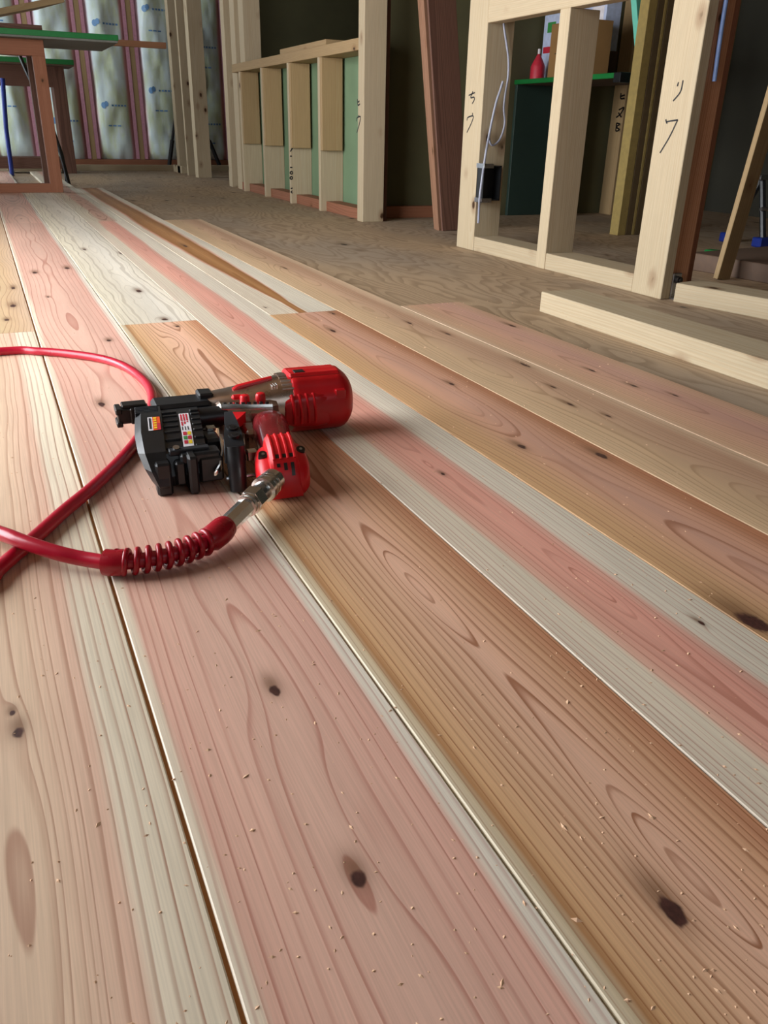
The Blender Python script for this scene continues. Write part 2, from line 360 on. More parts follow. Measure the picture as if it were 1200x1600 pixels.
BOARDS = [  # column, y0, y1, palette, options
 (-1, -.9, 1.625, 'left', dict(xc=.36, d0=.030, d1=.028, seed=1.7, period=.0056, line=.5, knots=[(.47, .461, .0048, .008), (.45, .483, .0028, .004)], bumps=[(.5, .30, .018, .16, -.016)], wav=.03, linec=(158, 104, 78))),
 (-1, 1.625, 5.425, 'left_far', dict(xc=.4, seed=9.1, knots=[(.87, 2.10, .006, .02), (.81, 1.883, .008, .02), (.70, 1.743, .006, .012)], wav=.12)),
 (0, -.275, 3.525, 'pink', dict(xc=.52, d0=.024, d1=.024, seed=4.2, period=.0062, line=.42, wav=.022, linec=(164, 92, 74),
      knots=[(.55, .439, .0052, .0085), (.50, .273, .0052, .0075), (.37, 1.133, .006, .013), (.77, 1.507, .006, .010), (.27, 2.313, .008, .02), (.82, 2.365, .008, .02), (.31, 1.963, .004, .008)],
      bumps=[(.42, .47, .014, .075, .012), (.60, .30, .010, .07, .010)])),
 (0, 3.525, 7.3, 'pink', dict(seed=5.9, period=.006, wav=.06)),
 (1, -.9, 1.625, 'brown', dict(xc=.60, d0=.020, d1=.018, seed=2.3, period=.0040, line=.62, wav=.018, linec=(138, 76, 36),
      knots=[(.41, .192, .007, .0125), (.68, 1.58, .005, .008)], bumps=[(.58, .525, .012, .075, -.013), (.56, .205, .016, .08, -.017), (.5, 1.46, .018, .09, .02)])),
 (1, 1.625, 5.425, 'pale', dict(xc=.55, d0=.01, d1=.03, seed=6.6, period=.0085, swirl=.03, line=.34, linec=(128, 108, 84), wav=.1,
      knots=[(.63, 1.974, .0085, .021), (.61, 1.650, .008, .012), (.37, 2.719, .006, .02), (.97, 2.606, .004, .02)])),
 (2, -.275, 3.525, 'streak', dict(xc=.47, d0=.014, d1=.020, seed=3.4, period=.0038, line=.42, wav=.06, linec=(158, 84, 60),
      knots=[(.51, .738, .003, .0055), (.81, .388, .0025, .005)], bumps=[(.53, .468, .008, .055, -.010), (.5, .77, .006, .04, .008), (.55, 1.9, .012, .2, -.012)])),
 (2, 3.525, 7.3, 'streak_far', dict(seed=8.2, wav=.08)),
 (3, -.9, 1.625, 'tan', dict(xc=.52, d0=.045, d1=.03, seed=7.5, period=.0034, line=.42, wav=.06, linec=(140, 84, 52),
      knots=[(.40, .779, .0055, .012), (.89, .718, .006, .014), (.74, 1.051, .0045, .010), (.86, 1.596, .005, .012), (.47, 1.447, .006, .016), (.08, .372, .012, .022)])),
 (3, 1.625, 5.425, 'tip', dict(xc=.47, d0=.012, d1=.02, seed=1.1, period=.0045, line=.4, wav=.05, tip=(1.70, 2.9, .48), linec=(140, 88, 44), knots=[(.42, 2.72, .007, .03), (.1, 1.70, .003, .006)])),
 (4, -.275, 3.525, 'dun', dict(xc=.45, d0=.05, d1=.04, seed=5.2, period=.0036, line=.34, wav=.1, linec=(138, 100, 66),
      knots=[(.48, .899, .0042, .012), (.60, .837, .003, .009), (.67, .981, .003, .010), (.88, 1.107, .005, .02), (.79, 1.349, .004, .014), (.61, 1.460, .004, .012), (.5, 2.2, .004, .02)])),
 (5, -.9, 1.625, 'rose', dict(xc=.5, d0=.045, d1=.035, seed=9.9, period=.0036, line=.36, wav=.1, linec=(132, 86, 62),
      knots=[(.45, 1.038, .0035, .012), (.49, .942, .0042, .012), (.66, .879, .003, .010), (.85, 1.371, .005, .018)])),
]
for c in range(-7, -1):                          # the rest of the laid floor towards the window wall
    even = c % 2 == 0
    for (y0, y1) in (((-.275, 3.525), (3.525, 7.3)) if even else ((-.9, 1.625), (1.625, 5.425))):
        BOARDS.append((c, y0, y1, ['pink', 'left', 'dun', 'rose', 'streak', 'tan'][(c * 5 + int(y1)) % 6], None))
_shared = {}
for i, (c, y0, y1, pal, opt) in enumerate(BOARDS):
    if opt is None:
        if pal not in _shared: _shared[pal] = plank_mat('cedar_board_' + pal, PAL[pal], seed=len(_shared) * 3.3)
        mt = _shared[pal]
    else: mt = plank_mat('cedar_board_%s_%d' % (pal, i), PAL[pal], **opt)
    x0 = .0442 + c * BW
    gl = .0004; gr = .0004
    if c == 0: gl = .0017
    if c == -1: gr = .0008
    if c == 1: gl = .0011
    bm = bmesh.new(); b = .0009
    x_a, x_b, t = gl, BW - gr, .015
    prof = [(x_a, -t), (x_a, -b), (x_a + b, 0), (x_b - b, 0), (x_b, -b), (x_b, -.0032), (x_b + .0045, -.0035), (x_b + .0045, -.0095), (x_b, -.0098), (x_b, -t)]
    loft(bm, [[(px, y0 + .0004, pz) for px, pz in prof], [(px, y1 - .0004, pz) for px, pz in prof]])
    me = finish(bm, 'floorboard', 20); me.materials.append(mt); me.materials.append(M['gap'])
    if c == -1:
        for p in me.polygons: p.material_index = 1 if p.center.z < -.001 else 0
    o = link('floorboard', me, None, floor, (x0, 0, 0))

# ------------------------------------------------------------------ setting: shell of the house
def shell(name, boxes, mat):
    bm = bmesh.new()
    for b in boxes: add_box(bm, *b)
    return tag(link(name, finish(bm, name), mat), kind='structure')
CZ = 2.45
shell('ceiling', [(XL - .1, 3.7, -1.7, 8.5, CZ, CZ + .05)], M['raw_ceiling'])
shell('wall_left', [(XL - .1, XL, -1.7, .85, PLY, CZ), (XL - .1, XL, 3.15, 6.2, PLY, CZ), (XL - .1, XL, 7.9, 8.5, PLY, CZ),
                    (XL - .1, XL, .85, 3.15, 1.53, CZ), (XL - .1, XL, 6.2, 7.9, 2.15, CZ), (XL - .1, XL, .85, 3.15, PLY, .07), (XL - .1, XL, 6.2, 7.9, PLY, .07)], M['raw_wall'])
shell('wall_front', [(XL - .1, -.15, -1.7, -1.6, PLY, CZ), (1.55, 3.7, -1.7, -1.6, PLY, CZ), (-.15, 1.55, -1.7, -1.6, PLY, .8), (-.15, 1.55, -1.7, -1.6, 1.9, CZ)], M['raw_wall'])
shell('wall_outer', [(3.6, 3.7, -1.7, 8.5, PLY, CZ)], M['outer'])
def window(name, y0, y1, zt):
    r = tag(empty(name, (XL - .05, (y0 + y1) / 2, .07)), kind='structure')
    off = r.location
    for (a, b, c, d) in ((y0, y0 + .05, .07, zt), (y1 - .05, y1, .07, zt), (y0 + .05, y1 - .05, .07, .12), (y0 + .05, y1 - .05, zt - .05, zt), ((y0 + y1) / 2 - .03, (y0 + y1) / 2 + .03, .12, zt - .05)):
        box_obj('window_frame', XL - .08, XL - .02, a, b, c, d, M['white'], r, off=off)
window('window_1', .85, 3.15, 1.53); window('window_2', 6.2, 7.9, 2.15)

def frame(name): return tag(empty(name), kind='structure')
def member(name, x0, x1, y0, y1, z0, z1, mat, parent): return box_obj(name, x0, x1, y0, y1, z0, z1, M[mat], parent)
XW = 1.478
# partition of studs at the right
wr = frame('wall_right')
member('post', XW, XW + .098, 2.478, 2.592, PLY, 1.35, 'spruce_z', wr)
member('stud', XW, XW + .098, 2.060, 2.106, PLY, .652, 'spruce_z', wr)
member('stud', XW, XW + .098, 2.060, 2.106, .757, 1.35, 'spruce_z', wr)
member('post', XW + .001, XW + .030, 1.563, 1.672, PLY, 1.35, 'spruce_z', wr)
member('post', XW + .030, XW + .083, 1.568, 1.672, PLY, 1.35, 'cedar_z', wr)
member('post', XW + .083, XW + .120, 1.590, 1.690, PLY, 1.35, 'red_z', wr)
member('header', XW, XW + .045, 1.672, 2.478, .652, .757, 'spruce_y', wr)
member('sole_plate', XW + .002, XW + .100, 2.106, 2.478, PLY, .031, 'spruce_y', wr)
member('sole_plate', XW + .002, XW + .100, 1.672, 2.060, PLY, .031, 'spruce_y', wr)
bk = empty('steel_bracket', (XW + .045, 1.566, PLY)); bk.parent = wr
bm = bmesh.new(); add_box(bm, -.016, .012, -.006, -.002, .0, .062, .002); add_box(bm, -.016, .012, -.03, -.002, .0, .004, .001)
link('bracket_plate', finish(bm, 'bracket_plate'), M['steel'], bk)
bm = bmesh.new(); tube(bm, [(-.002, -.006, .046), (-.002, -.016, .046)], .009, 12); tube(bm, [(-.002, -.016, .046), (-.002, -.02, .046)], .005, 6); link('bolt', finish(bm, 'bolt'), M['gunmetal'], bk)

# half-height wall of the kitchen counter and the tall studs beyond it
wc = frame('wall_counter')
XC = 1.474
member('post', XC, XC + .098, 3.416, 3.478, PLY, 1.6, 'spruce_z', wc)
member('trimmer', XC + .098, XC + .125, 3.44, 3.476, PLY, 1.6, 'dark_z', wc)
member('top_rail', XC, XC + .117, 3.478, 5.43, .641, .685, 'pine_y', wc)
member('rail_packer', XC + .008, XC + .1, 3.87, 4.52, .685, .708, 'pine_y', wc)
member('sole_plate', XC + .030, XC + .105, 3.478, 5.43, PLY, .030, 'red_y', wc)
for y in (3.905, 4.345, 4.80, 5.235):
    member('stud', XC, XC + .117, y + .027, y + .052, PLY, .641, 'spruce_z', wc)
    member('stud_doubler', XC + .001, XC + .104, y, y + .0265, .255, .640, 'pine_z', wc)
member('pink_batten', XC + .035, XC + .06, 3.4795, 3.50, .17, .640, 'cedar_z', wc)
bm = bmesh.new(); add_box(bm, XC + .118, XC + .130, 3.502, 5.43, PLY, .641); link('wallboard', finish(bm, 'wallboard'), M['wallboard'], wc)
for (y0, y1) in ((5.43, 5.53), (5.67, 5.75)):
    member('stud', XC + .03, XC + .13, y0, y1, PLY, 2.0, 'spruce_z', wc)
member('stud', XC + .03, XC + .13, 5.24, 5.34, .685, 2.0, 'spruce_z', wc)
for (y0, y1) in ((6.70, 6.80), (7.05, 7.09), (7.36, 7.46)):
    member('stud', XC + .04, XC + .145, y0, y1, PLY, 2.2, 'spruce_z', wc)
member('sole_plate', XC + .04, XC + .145, 7.30, 7.64, PLY, .04, 'spruce_y', wc)

# wall across the back of the side room
wq = frame('wall_rear')
bm = bmesh.new(); add_box(bm, XC + .126, 3.6, 3.58, 3.60, PLY, CZ); link('sheathing', finish(bm, 'sheathing'), M['olive'], wq)
member('sole_plate', XC + .126, 2.2, 3.545, 3.58, PLY, .035, 'red_x', wq)
member('post', 2.86, 2.945, 3.47, 3.56, PLY, 1.3, 'pine_z', wq)
# insulated outside wall
wb = frame('wall_back')
bm = bmesh.new(); add_box(bm, XL, 3.6, 8.40, 8.48, PLY, CZ); link('sheathing', finish(bm, 'sheathing'), M['olive'], wb)
SX = [-.74, -.32, .10, .52, .94, 1.36, 1.78, 2.20]
for x in SX:
    member('stud', x - .022, x + .022, 8.24, 8.40, .055, 2.4, 'pine_z', wb)
    for sd in (-1, 1): box_obj('film_flange', x + sd * .038 - .015, x + sd * .038 + .015, 8.236, 8.240, .06, 2.4, M['pink_film'], wb, bev=0)
member('sole_plate', XL, 3.6, 8.22, 8.40, PLY, .055, 'red_x', wb)
bm = bmesh.new()
NX, NZ = 16, 60
def puff(i, j, sd):
    u = i / NX * 2 - 1; z = .057 + (j / NZ) * 2.3
    x = u * .196; d = .095 * (1 - abs(u) ** 2.4)
    d *= 1 - .55 * max(0, 1 - (z - .057) / .09) ** 2
    nn = noise.noise((x * 7 + sd, z * 3, sd)) * .035 + noise.noise((x * 16 + sd, z * 8, 2.2)) * .016 + abs(noise.noise((x * 22, z * 7 + sd, 7))) * .018
    return Vector((x, -d - nn * (1 - abs(u) ** 2), z))
for s_, x in enumerate(SX[:-1]):
    xc_ = x + .21; bm = bmesh.new(); V = [[bm.verts.new(puff(i, j, s_ * 5.1)) for j in range(NZ + 1)] for i in range(NX + 1)]
    for i in range(NX):
        for j in range(NZ): bm.faces.new((V[i][j], V[i + 1][j], V[i + 1][j + 1], V[i][j + 1]))
    o = link('insulation_batt', finish(bm, 'insulation_batt', 80), M['film'], wb, (xc_, 8.31, 0)); o['label'] = 'puffy film-faced insulation batt with blue print'
    # printed logo and lines on the film
    bm = bmesh.new()
    def on(u, z):
        i = (u + 1) / 2 * NX; j = (z - .057) / 2.3 * NZ; i0 = int(i); j0 = int(j); fi, fj = i - i0, j - j0
        a_ = puff(i0, j0, s_ * 5.1).lerp(puff(i0 + 1, j0, s_ * 5.1), fi); b_ = puff(i0, j0 + 1, s_ * 5.1).lerp(puff(i0 + 1, j0 + 1, s_ * 5.1), fi)
        return a_.lerp(b_, fj) + Vector((0, -.004, 0))
    for r_ in range(3):
        zz = .36 + r_ * .62 + (s_ % 3) * .13
        for (cu, cz, ru, rz_) in ((-.42, 0, .10, .026), (-.30, .012, .09, .022)):
            c0 = bm.verts.new(on(cu, zz + cz)); rim = [bm.verts.new(on(cu + ru * math.cos(t_ * math.pi / 5), zz + cz + rz_ * math.sin(t_ * math.pi / 5))) for t_ in range(10)]
            for q_ in range(10): bm.faces.new((c0, rim[q_], rim[(q_ + 1) % 10]))
        for q_ in range(5):
            ua = -.08 + q_ * .14; vs = [bm.verts.new(on(uu, zz + dz)) for uu, dz in ((ua, -.006), (ua + .09, -.006), (ua + .09, .008), (ua, .008))]; bm.faces.new(vs)
        for q_ in range(3):
            ua = -.3 + q_ * .2; vs = [bm.verts.new(on(uu, zz - .16 + dz)) for uu, dz in ((ua, -.005), (ua + .15, -.005), (ua + .15, .006), (ua, .006))]; bm.faces.new(vs)
    link('film_print', finish(bm, 'film_print'), M['print_blue'], o)
tag(box_obj('floor_batten', .2, 2.6, 7.72, 7.80, PLY, .030, M['spruce_x']), 'pale timber laid on the floor along the insulated wall', 'timber')

# pen marks on the timber
def marks(name, strokes, plane, val, width, parent, crop, sc):
    bm = bmesh.new()
    for st in strokes:
        pts = []
        for (a_, b_) in st:
            px_, py_ = crop[0] + a_ / sc, crop[1] + b_ / sc
            pts.append(at_x(px_, py_, val) if plane == 'x' else at_y(px_, py_, val))
        if len(pts) > 2: pts = spline(pts, 5)
        ribbon(bm, pts, width, Vector((1, 0, 0)) if plane == 'x' else Vector((0, 1, 0)))
    return link(name, finish(bm, name), M['ink'], parent)
marks('pen_mark', [[(308, 497), (340, 482)], [(330, 476), (318, 508), (334, 506), (337, 518), (326, 540)], [(328, 588), (327, 600)], [(299, 628), (303, 612), (331, 605), (322, 640), (298, 690)]], 'x', XW - .0006, .0042, wr, (640, 0), 10 / 3)
marks('pen_mark', [[(666, 428), (660, 450)], [(690, 418), (676, 478), (638, 526)], [(600, 622), (606, 644)], [(604, 634), (634, 629), (662, 624)], [(662, 624), (620, 712), (570, 796)]], 'x', XW - .0001, .0032, wr, (860, 0), 10 / 3)
marks('pen_mark', [[(692, 574), (696, 620), (712, 613)], [(708, 590), (694, 600)], [(684, 748), (690, 721), (716, 714), (704, 780), (687, 838)], [(700, 700), (699, 708)]], 'x', XC - .0006, .006, wc, (420, 40), 5)
marks('pen_mark', [[(368, 484), (366, 512), (386, 513)], [(387, 494), (366, 503)], [(356, 573), (382, 560), (366, 592), (342, 613)], [(354, 586), (369, 611)], [(345, 640), (340, 684)], [(344, 641), (361, 647), (344, 661), (359, 676), (342, 684)]], 'y', 3.4694, .007, wq, (860, 0), 10 / 3)

ring_ = lambda cx_, cy_, r_: [(cx_ + r_ * math.cos(t_ * math.pi / 4), cy_ + r_ * math.sin(t_ * math.pi / 4)) for t_ in range(9)]
marks('stencil_mark', [[(186, 955), (168, 985)], [(166, 1020), (181, 1020)], [(166, 1108), (184, 1108)], ring_(177, 1150, 10), ring_(176, 1190, 10), [(172, 1275), (186, 1268)], [(184, 1290), (174, 1300), (186, 1310)]], 'y', 4.3712, .006, wc, (420, 40), 5)

# ------------------------------------------------------------------ loose timber beam on the subfloor
bm = bmesh.new(); add_box(bm, -.053, .053, -.75, .75, 0, .045, .0018)
tag(link('timber_beam', finish(bm, 'timber_beam'), M['spruce_y'], None, (1.146, .785, PLY), (0, 0, math.radians(-.6))), 'pale square-sawn timber beam lying loose on the subfloor', 'timber')
bm = bmesh.new(); add_box(bm, -.05, .05, -.5, .5, 0, .045, .0018)
tag(link('timber_plate', finish(bm, 'timber_plate'), M['spruce_y'], None, (1.642, 1.051, PLY), (0, 0, math.radians(12))), 'pale timber plate with a brown knot at its end, butted against a post', 'timber')

# planks stacked upright in the doorway
def lean(name, w_, th, h_, loc, rx, ry, rz, mat, label, cat, group=None):
    bm = bmesh.new(); add_box(bm, -w_ / 2, w_ / 2, -th / 2, th / 2, 0, h_, .001)
    return tag(link(name, finish(bm, name), M[mat], None, loc, (rx, ry, rz)), label, cat, group)
for i in range(5):
    lean('leaning_plank', .125, .011, 1.3, (1.708 + i * .004 - (0 if i else -.012), 3.035 + i * .018, PLY + .002), math.radians(-9 - .15 * i), math.radians(-2.4), math.radians(4), 'dark_z' if i == 0 else 'plank_z',
         'wide reddish-brown plank at the front of the upright stack in the doorway' if i == 0 else ['', 'thin plank directly behind the wide front plank of the upright stack', 'middle thin plank in the upright stack in the doorway', 'thin plank second from the back of the upright stack', 'rearmost thin plank of the upright stack in the doorway'][i], 'plank', 'planks standing in the doorway')
lean('leaning_stud', .055, .016, 1.2, (1.873, 1.752, PLY), 0, math.radians(8.5), math.radians(6), 'pine_z', 'narrow timber leaning in the side room behind the corner post', 'timber')

# ------------------------------------------------------------------ electrical box and cables on the partition
eb = empty('switch_box', (1.505, 2.478, .147)); tag(eb, 'black plastic switch box with steel clips screwed to the stud', 'switch box')
bm = bmesh.new(); D = -.044
for b in ((-.030, .036, D, -.0, 0, .004), (-.030, .036, D, 0, .102, .106), (-.030, -.026, D, 0, 0, .106), (.032, .036, D, 0, 0, .106), (-.030, .036, -.004, 0, 0, .106)): add_box(bm, *b)
link('housing', finish(bm, 'housing'), M['black_plastic'], eb)
for z in (.098, -.006):
    bm = bmesh.new(); add_box(bm, -.034, .004, D - .003, D, z, z + .014, .001); add_box(bm, -.034, -.031, D, -.0, z, z + .014); link('clip', finish(bm, 'clip'), M['steel'], eb)
bm = bmesh.new(); tube(bm, [(-.012, -.004, .055), (-.012, -.012, .055)], .004, 8); link('screw', finish(bm, 'screw'), M['steel'], eb)
cpx = lambda pts, yy: [at_y(640 + a_ * .3, b_ * .3, yy) for a_, b_ in pts]
bm = bmesh.new(); tube(bm, spline([at_y(640 + 488 * .3, 20, 2.468)] + cpx([(492, 140), (505, 230), (515, 310), (513, 400), (497, 500), (491, 570), (496, 630), (488, 680), (466, 732), (435, 757), (419, 742), (414, 712), (416, 690)], 2.466), 6), .0033, 8)
tag(link('power_cable', finish(bm, 'power_cable'), M['cable']), 'looped grey power cable hanging from the header', 'cable')
bm = bmesh.new(); tube(bm, spline(cpx([(486, 424), (472, 470), (452, 530), (430, 625), (412, 715)], 2.458) + cpx([(398, 790), (388, 855)], 2.440) + cpx([(379, 920), (371, 980), (364, 1040)], 2.428) + cpx([(361, 1100), (358, 1162)], 2.436), 6), .0038, 8)
tag(link('power_cable', finish(bm, 'power_cable'), M['cable']), 'grey power cable running through the clips of the black box', 'cable')
bm = bmesh.new(); tube(bm, spline([(1.530, 1.5645, .75), (1.526, 1.563, .62), (1.527, 1.562, .54), (1.531, 1.562, .465)], 6), .0048, 10)
tag(link('cable_end', finish(bm, 'cable_end'), M['cable_blue']), 'blue-grey cable end hanging on the cedar corner post', 'cable')

# ------------------------------------------------------------------ side room: shelf with boxes, panels, sawhorse
sh = empty('work_table', (2.3, 3.2, PLY)); tag(sh, 'low table with a green-edged board top and dark sheet standing in for the shade beneath', 'table')
ZT = .570
box_obj('top', 2.3, 2.64, 2.86, 3.575, .551, ZT, M['ply_dark'], sh, off=sh.location)
box_obj('green_edge', 2.294, 2.3, 2.86, 3.575, .551, ZT, M['green_film'], sh, off=sh.location)
box_obj('shade_panel', 2.30, 2.64, 3.555, 3.574, PLY, .551, M['slate'], sh, off=sh.location)  # dark sheet in place of the deep shade under the table
box_obj('clamp', 2.285, 2.335, 2.82, 2.86, .535, ZT, M['black_plastic'], sh, off=sh.location)
for y in (2.90, 3.50): box_obj('leg', 2.57, 2.63, y - .03, y + .03, PLY, .551, M['slate'], sh, off=sh.location)
def carton(name, x0, x1, y0, y1, z0, z1, mat, label, cat='box', bands=None):
    r = empty(name, ((x0 + x1) / 2, (y0 + y1) / 2, z0)); tag(r, label, cat, 'boxes on the low table')
    box_obj('body', x0, x1, y0, y1, z0, z1, M[mat], r, off=r.location)
    for (a, b, c, d, mm) in bands or []: box_obj('printed_panel', x0 - .001, x0 + .001, a, b, c, d, M[mm], r, bev=0, off=r.location)
    return r
carton('carton', 2.33, 2.46, 3.12, 3.37, ZT, .775, 'carton', 'large brown cardboard box on the green-edged table', bands=[(3.20, 3.30, .725, .730, 'khaki_dark'), (3.20, 3.27, .70, .704, 'khaki_dark'), (3.25, 3.33, .66, .664, 'khaki_dark')])
rb = empty('glue_bottle', (2.345, 3.47, ZT)); tag(rb, 'red pointed bottle beside the brown cardboard box', 'bottle')
bm = bmesh.new(); tube(bm, [(0, 0, 0), (0, 0, .05), (0, 0, .06), (0, 0, .10)], .03, 14, rfun=lambda t: (.032, .032, .028, .006)[round(t * 3)]); link('body', finish(bm, 'body'), M['red_print'], rb)
bm = bmesh.new(); tube(bm, [(0, 0, .095), (0, 0, .12)], .006, 8); link('nozzle', finish(bm, 'nozzle'), M['paper'], rb)
carton('carton', 2.42, 2.58, 3.42, 3.56, ZT, .83, 'white_bag', 'white carton with a green print behind the red bottle', bands=[(3.47, 3.53, .76, .80, 'green_print'), (3.45, 3.55, .68, .705, 'red_print')])
carton('carton', 2.48, 2.565, 3.20, 3.40, ZT, .675, 'ply_dark', 'dark brown cardboard box under the white and blue carton')
carton('carton', 2.482, 2.56, 3.205, 3.395, .675, .86, 'white_bag', 'white and blue carton on top of the dark brown box', bands=[(3.22, 3.33, .69, .715, 'black_plastic'), (3.22, 3.30, .78, .84, 'paper')])
for i, (pa, pb, mat, hh) in enumerate(((965, 977, 'khaki', 1.1), (977.5, 986.5, 'khaki_dark', 1.15), (987, 991, 'khaki', 1.12), (991.5, 1004, 'khaki_dark', 1.1))):
    o = box_obj('panel_sheet', at_y(pa, 364, 2.72).x, at_y(pb, 364, 2.72).x, 2.72, 2.77, PLY, hh, M[mat]); tag(o, ['thick yellow-edged panel at the front of the upright stack', 'thick dark brown panel between two yellow ones', 'thin yellow-edged panel between two dark brown ones', 'dark brown panel at the rear of the upright stack'][i], 'panel', 'panels standing upright in the side room')
fb = [at_y(1022, 364, 2.80), at_y(1060, 364, 2.80), at_y(1075, 0, 2.80), at_y(994, 0, 2.80)]
fb = [Vector((fb[0].x, 0, PLY)), Vector((fb[1].x, 0, PLY)), fb[2] + (fb[2] - fb[1]) * .4, fb[3] + (fb[3] - fb[0]) * .4]
bm = bmesh.new(); loft(bm, [[(p.x, yy, p.z) for p in fb] for yy in (2.80, 2.83)])
tag(link('foam_board', finish(bm, 'foam_board'), M['mint']), 'mint green foam board leaning behind the upright panels', 'board')
st = empty('sawhorse', (2.62, 2.36, PLY)); tag(st, 'small metal sawhorse with black legs and blue feet', 'sawhorse')
bm = bmesh.new(); add_box(bm, -.02, .55, -.02, .02, .228, .246, .002); link('top_bar', finish(bm, 'top_bar'), M['steel'], st)
for (x0, yy) in ((.01, -.08), (.01, .08), (.5, -.08), (.5, .08)):
    bm = bmesh.new(); tube(bm, [(x0, 0, .235), (x0 - .02, yy, .02)], .011, 8); lg = link('leg', finish(bm, 'leg'), M['black_plastic'], st)
    bm = bmesh.new(); add_box(bm, x0 - .055, x0 + .02, yy - .022, yy + .022, 0, .034, .004); link('foot', finish(bm, 'foot'), M['blue'], lg)
bm = bmesh.new(); tube(bm, [(-.02, -.05, .13), (.5, -.05, .13)], .007, 8); link('stretcher', finish(bm, 'stretcher'), M['steel'], st)
bm = bmesh.new(); add_box(bm, -.25, .35, -.16, .16, 0, .05, .002)
tag(link('plywood_offcut', finish(bm, 'plywood_offcut'), M['ply_dark'], None, (2.18, 1.80, PLY), (0, 0, .12)), 'brown plywood offcut lying on the side room floor', 'board')
bm = bmesh.new(); add_box(bm, -.02, .02, -.03, .03, 0, .035, .004)
tag(link('green_wedge', finish(bm, 'green_wedge'), M['green_film'], None, (2.13, 2.04, PLY), (0, 0, .2)), 'small green plastic block on the side room floor', 'block')

# ------------------------------------------------------------------ workbench at the far left
wbn = empty('workbench', (.24, 5.1, 0)); tag(wbn, 'workbench of red timber trestle with green-edged board top', 'workbench')
LO = wbn.location
box_obj('top', -.9, .757, 4.99, 5.62, .728, .764, M['grey_board'], wbn, off=LO)
box_obj('green_edge', -.9, .760, 4.984, 4.99, .738, .764, M['green_film'], wbn, off=LO)
for x in (.335, -.005): box_obj('leg', x, x + .062, 5.08, 5.14, 0, .700, M['red_z'], wbn, off=LO)
box_obj('cross_rail', -.005, .397, 5.075, 5.145, .655, .728, M['red_x'], wbn, off=LO)
box_obj('bottom_rail', -.8, .397, 5.082, 5.138, 0, .045, M['red_x'], wbn, off=LO)
box_obj('leg', -.8, -.74, 5.08, 5.14, 0, .728, M['red_z'], wbn, off=LO)
box_obj('leg', .335, .397, 5.55, 5.61, PLY, .728, M['dark_z'], wbn, off=LO)
b2 = empty('side_bench', (.3, 7.4, 0)); tag(b2, 'lower bench with thin green-edged top on brown board sides', 'bench'); LO = b2.location
box_obj('top', -.8, .755, 7.2, 7.6, .725, .755, M['ply_dark'], b2, off=LO)
box_obj('green_edge', -.8, .757, 7.194, 7.2, .735, .768, M['green_film'], b2, off=LO)
box_obj('side_board', .60, .69, 7.3, 7.55, PLY, .725, M['dark_z'], b2, off=LO)
box_obj('apron', -.8, .60, 7.3, 7.33, .585, .725, M['dark_x'], b2, off=LO)
box_obj('low_shelf', -.8, .60, 7.3, 7.55, .02, .10, M['dark_x'], b2, off=LO)
# things on the bench
o = box_obj('timber_offcut', .0, .40, 5.06, 5.30, .764, .792, M['dark_x']); tag(o, 'brown timber offcut lying on the green-edged workbench', 'timber')
o = link('raised_board', box_mesh('raised_board', .62, .9, .03), M['pine_x'], None, (.22, 5.80, .882), (math.radians(3), math.radians(-14), math.radians(4))); tag(o, 'wide tilted board resting over the workbench', 'board')
o = box_obj('wall_batten', 1.10, 1.53, 7.60, 7.64, .906, .950, M['cedar_x']); tag(o, 'horizontal batten nailed between the far studs', 'timber')
o = box_obj('blue_strip', .50, .78, 5.50, 5.53, .764, .80, M['blue']); tag(o, 'flat blue plastic strip on the workbench top', 'strip')
bm = bmesh.new(); tube(bm, spline([(.33, 6.2, .74), (.36, 6.1, .62), (.43, 6.0, .40), (.47, 5.95, .22), (.50, 5.9, -.01)], 8), .012, 8)
tag(link('extension_cord', finish(bm, 'extension_cord'), M['black_cable']), 'thick black cord hanging behind the bench leg to the floor', 'cord')
bm = bmesh.new(); tube(bm, spline([(.34, 6.25, .74), (.40, 6.22, .5), (.47, 6.2, .3), (.505, 6.15, .15), (.50, 6.1, -.01)], 8), .007, 8)
tag(link('extension_cord', finish(bm, 'extension_cord'), M['black_cable']), 'thin black cord hanging behind the bench leg', 'cord')
bm = bmesh.new(); add_box(bm, -.012, .012, -.008, .008, 0, .17, .002)
tag(link('orange_strip', finish(bm, 'orange_strip'), M['orange'], None, (.44, 6.9, PLY), (0, .06, 0)), 'bright orange strip standing behind the workbench leg', 'strip')
bm = bmesh.new(); tube(bm, [(.245, 7.0, .62), (.215, 7.0, .30), (.205, 6.98, PLY)], .016, 10)
tag(link('blue_pipe', finish(bm, 'blue_pipe'), M['blue']), 'blue plastic pipe standing under the bench', 'pipe')
tr = empty('tripod', (1.72, 8.02, PLY)); tag(tr, 'black tripod with white feet behind the far studs', 'tripod')
for (fx, fy) in ((-.185, -.07), (.30, -.02), (.06, .16)):
    bm = bmesh.new(); tube(bm, [(0, 0, .78), (fx * .78, fy * .78, .18)], .012, 8); tube(bm, [(fx * .70, fy * .70, .24), (fx * .97, fy * .97, .03)], .018, 8); lg = link('leg', finish(bm, 'leg'), M['black_plastic'], tr)
    bm = bmesh.new(); add_box(bm, fx - .025, fx + .025, fy - .02, fy + .02, 0, .03, .004); link('foot', finish(bm, 'foot'), M['white'], lg)
bm = bmesh.new(); tube(bm, [(0, 0, .70), (0, 0, 1.0)], .016, 10); link('column', finish(bm, 'column'), M['black_plastic'], tr)
bm = bmesh.new(); add_box(bm, -.04, .04, -.04, .04, 1.0, 1.03, .004); link('head', finish(bm, 'head'), M['black_plastic'], tr)

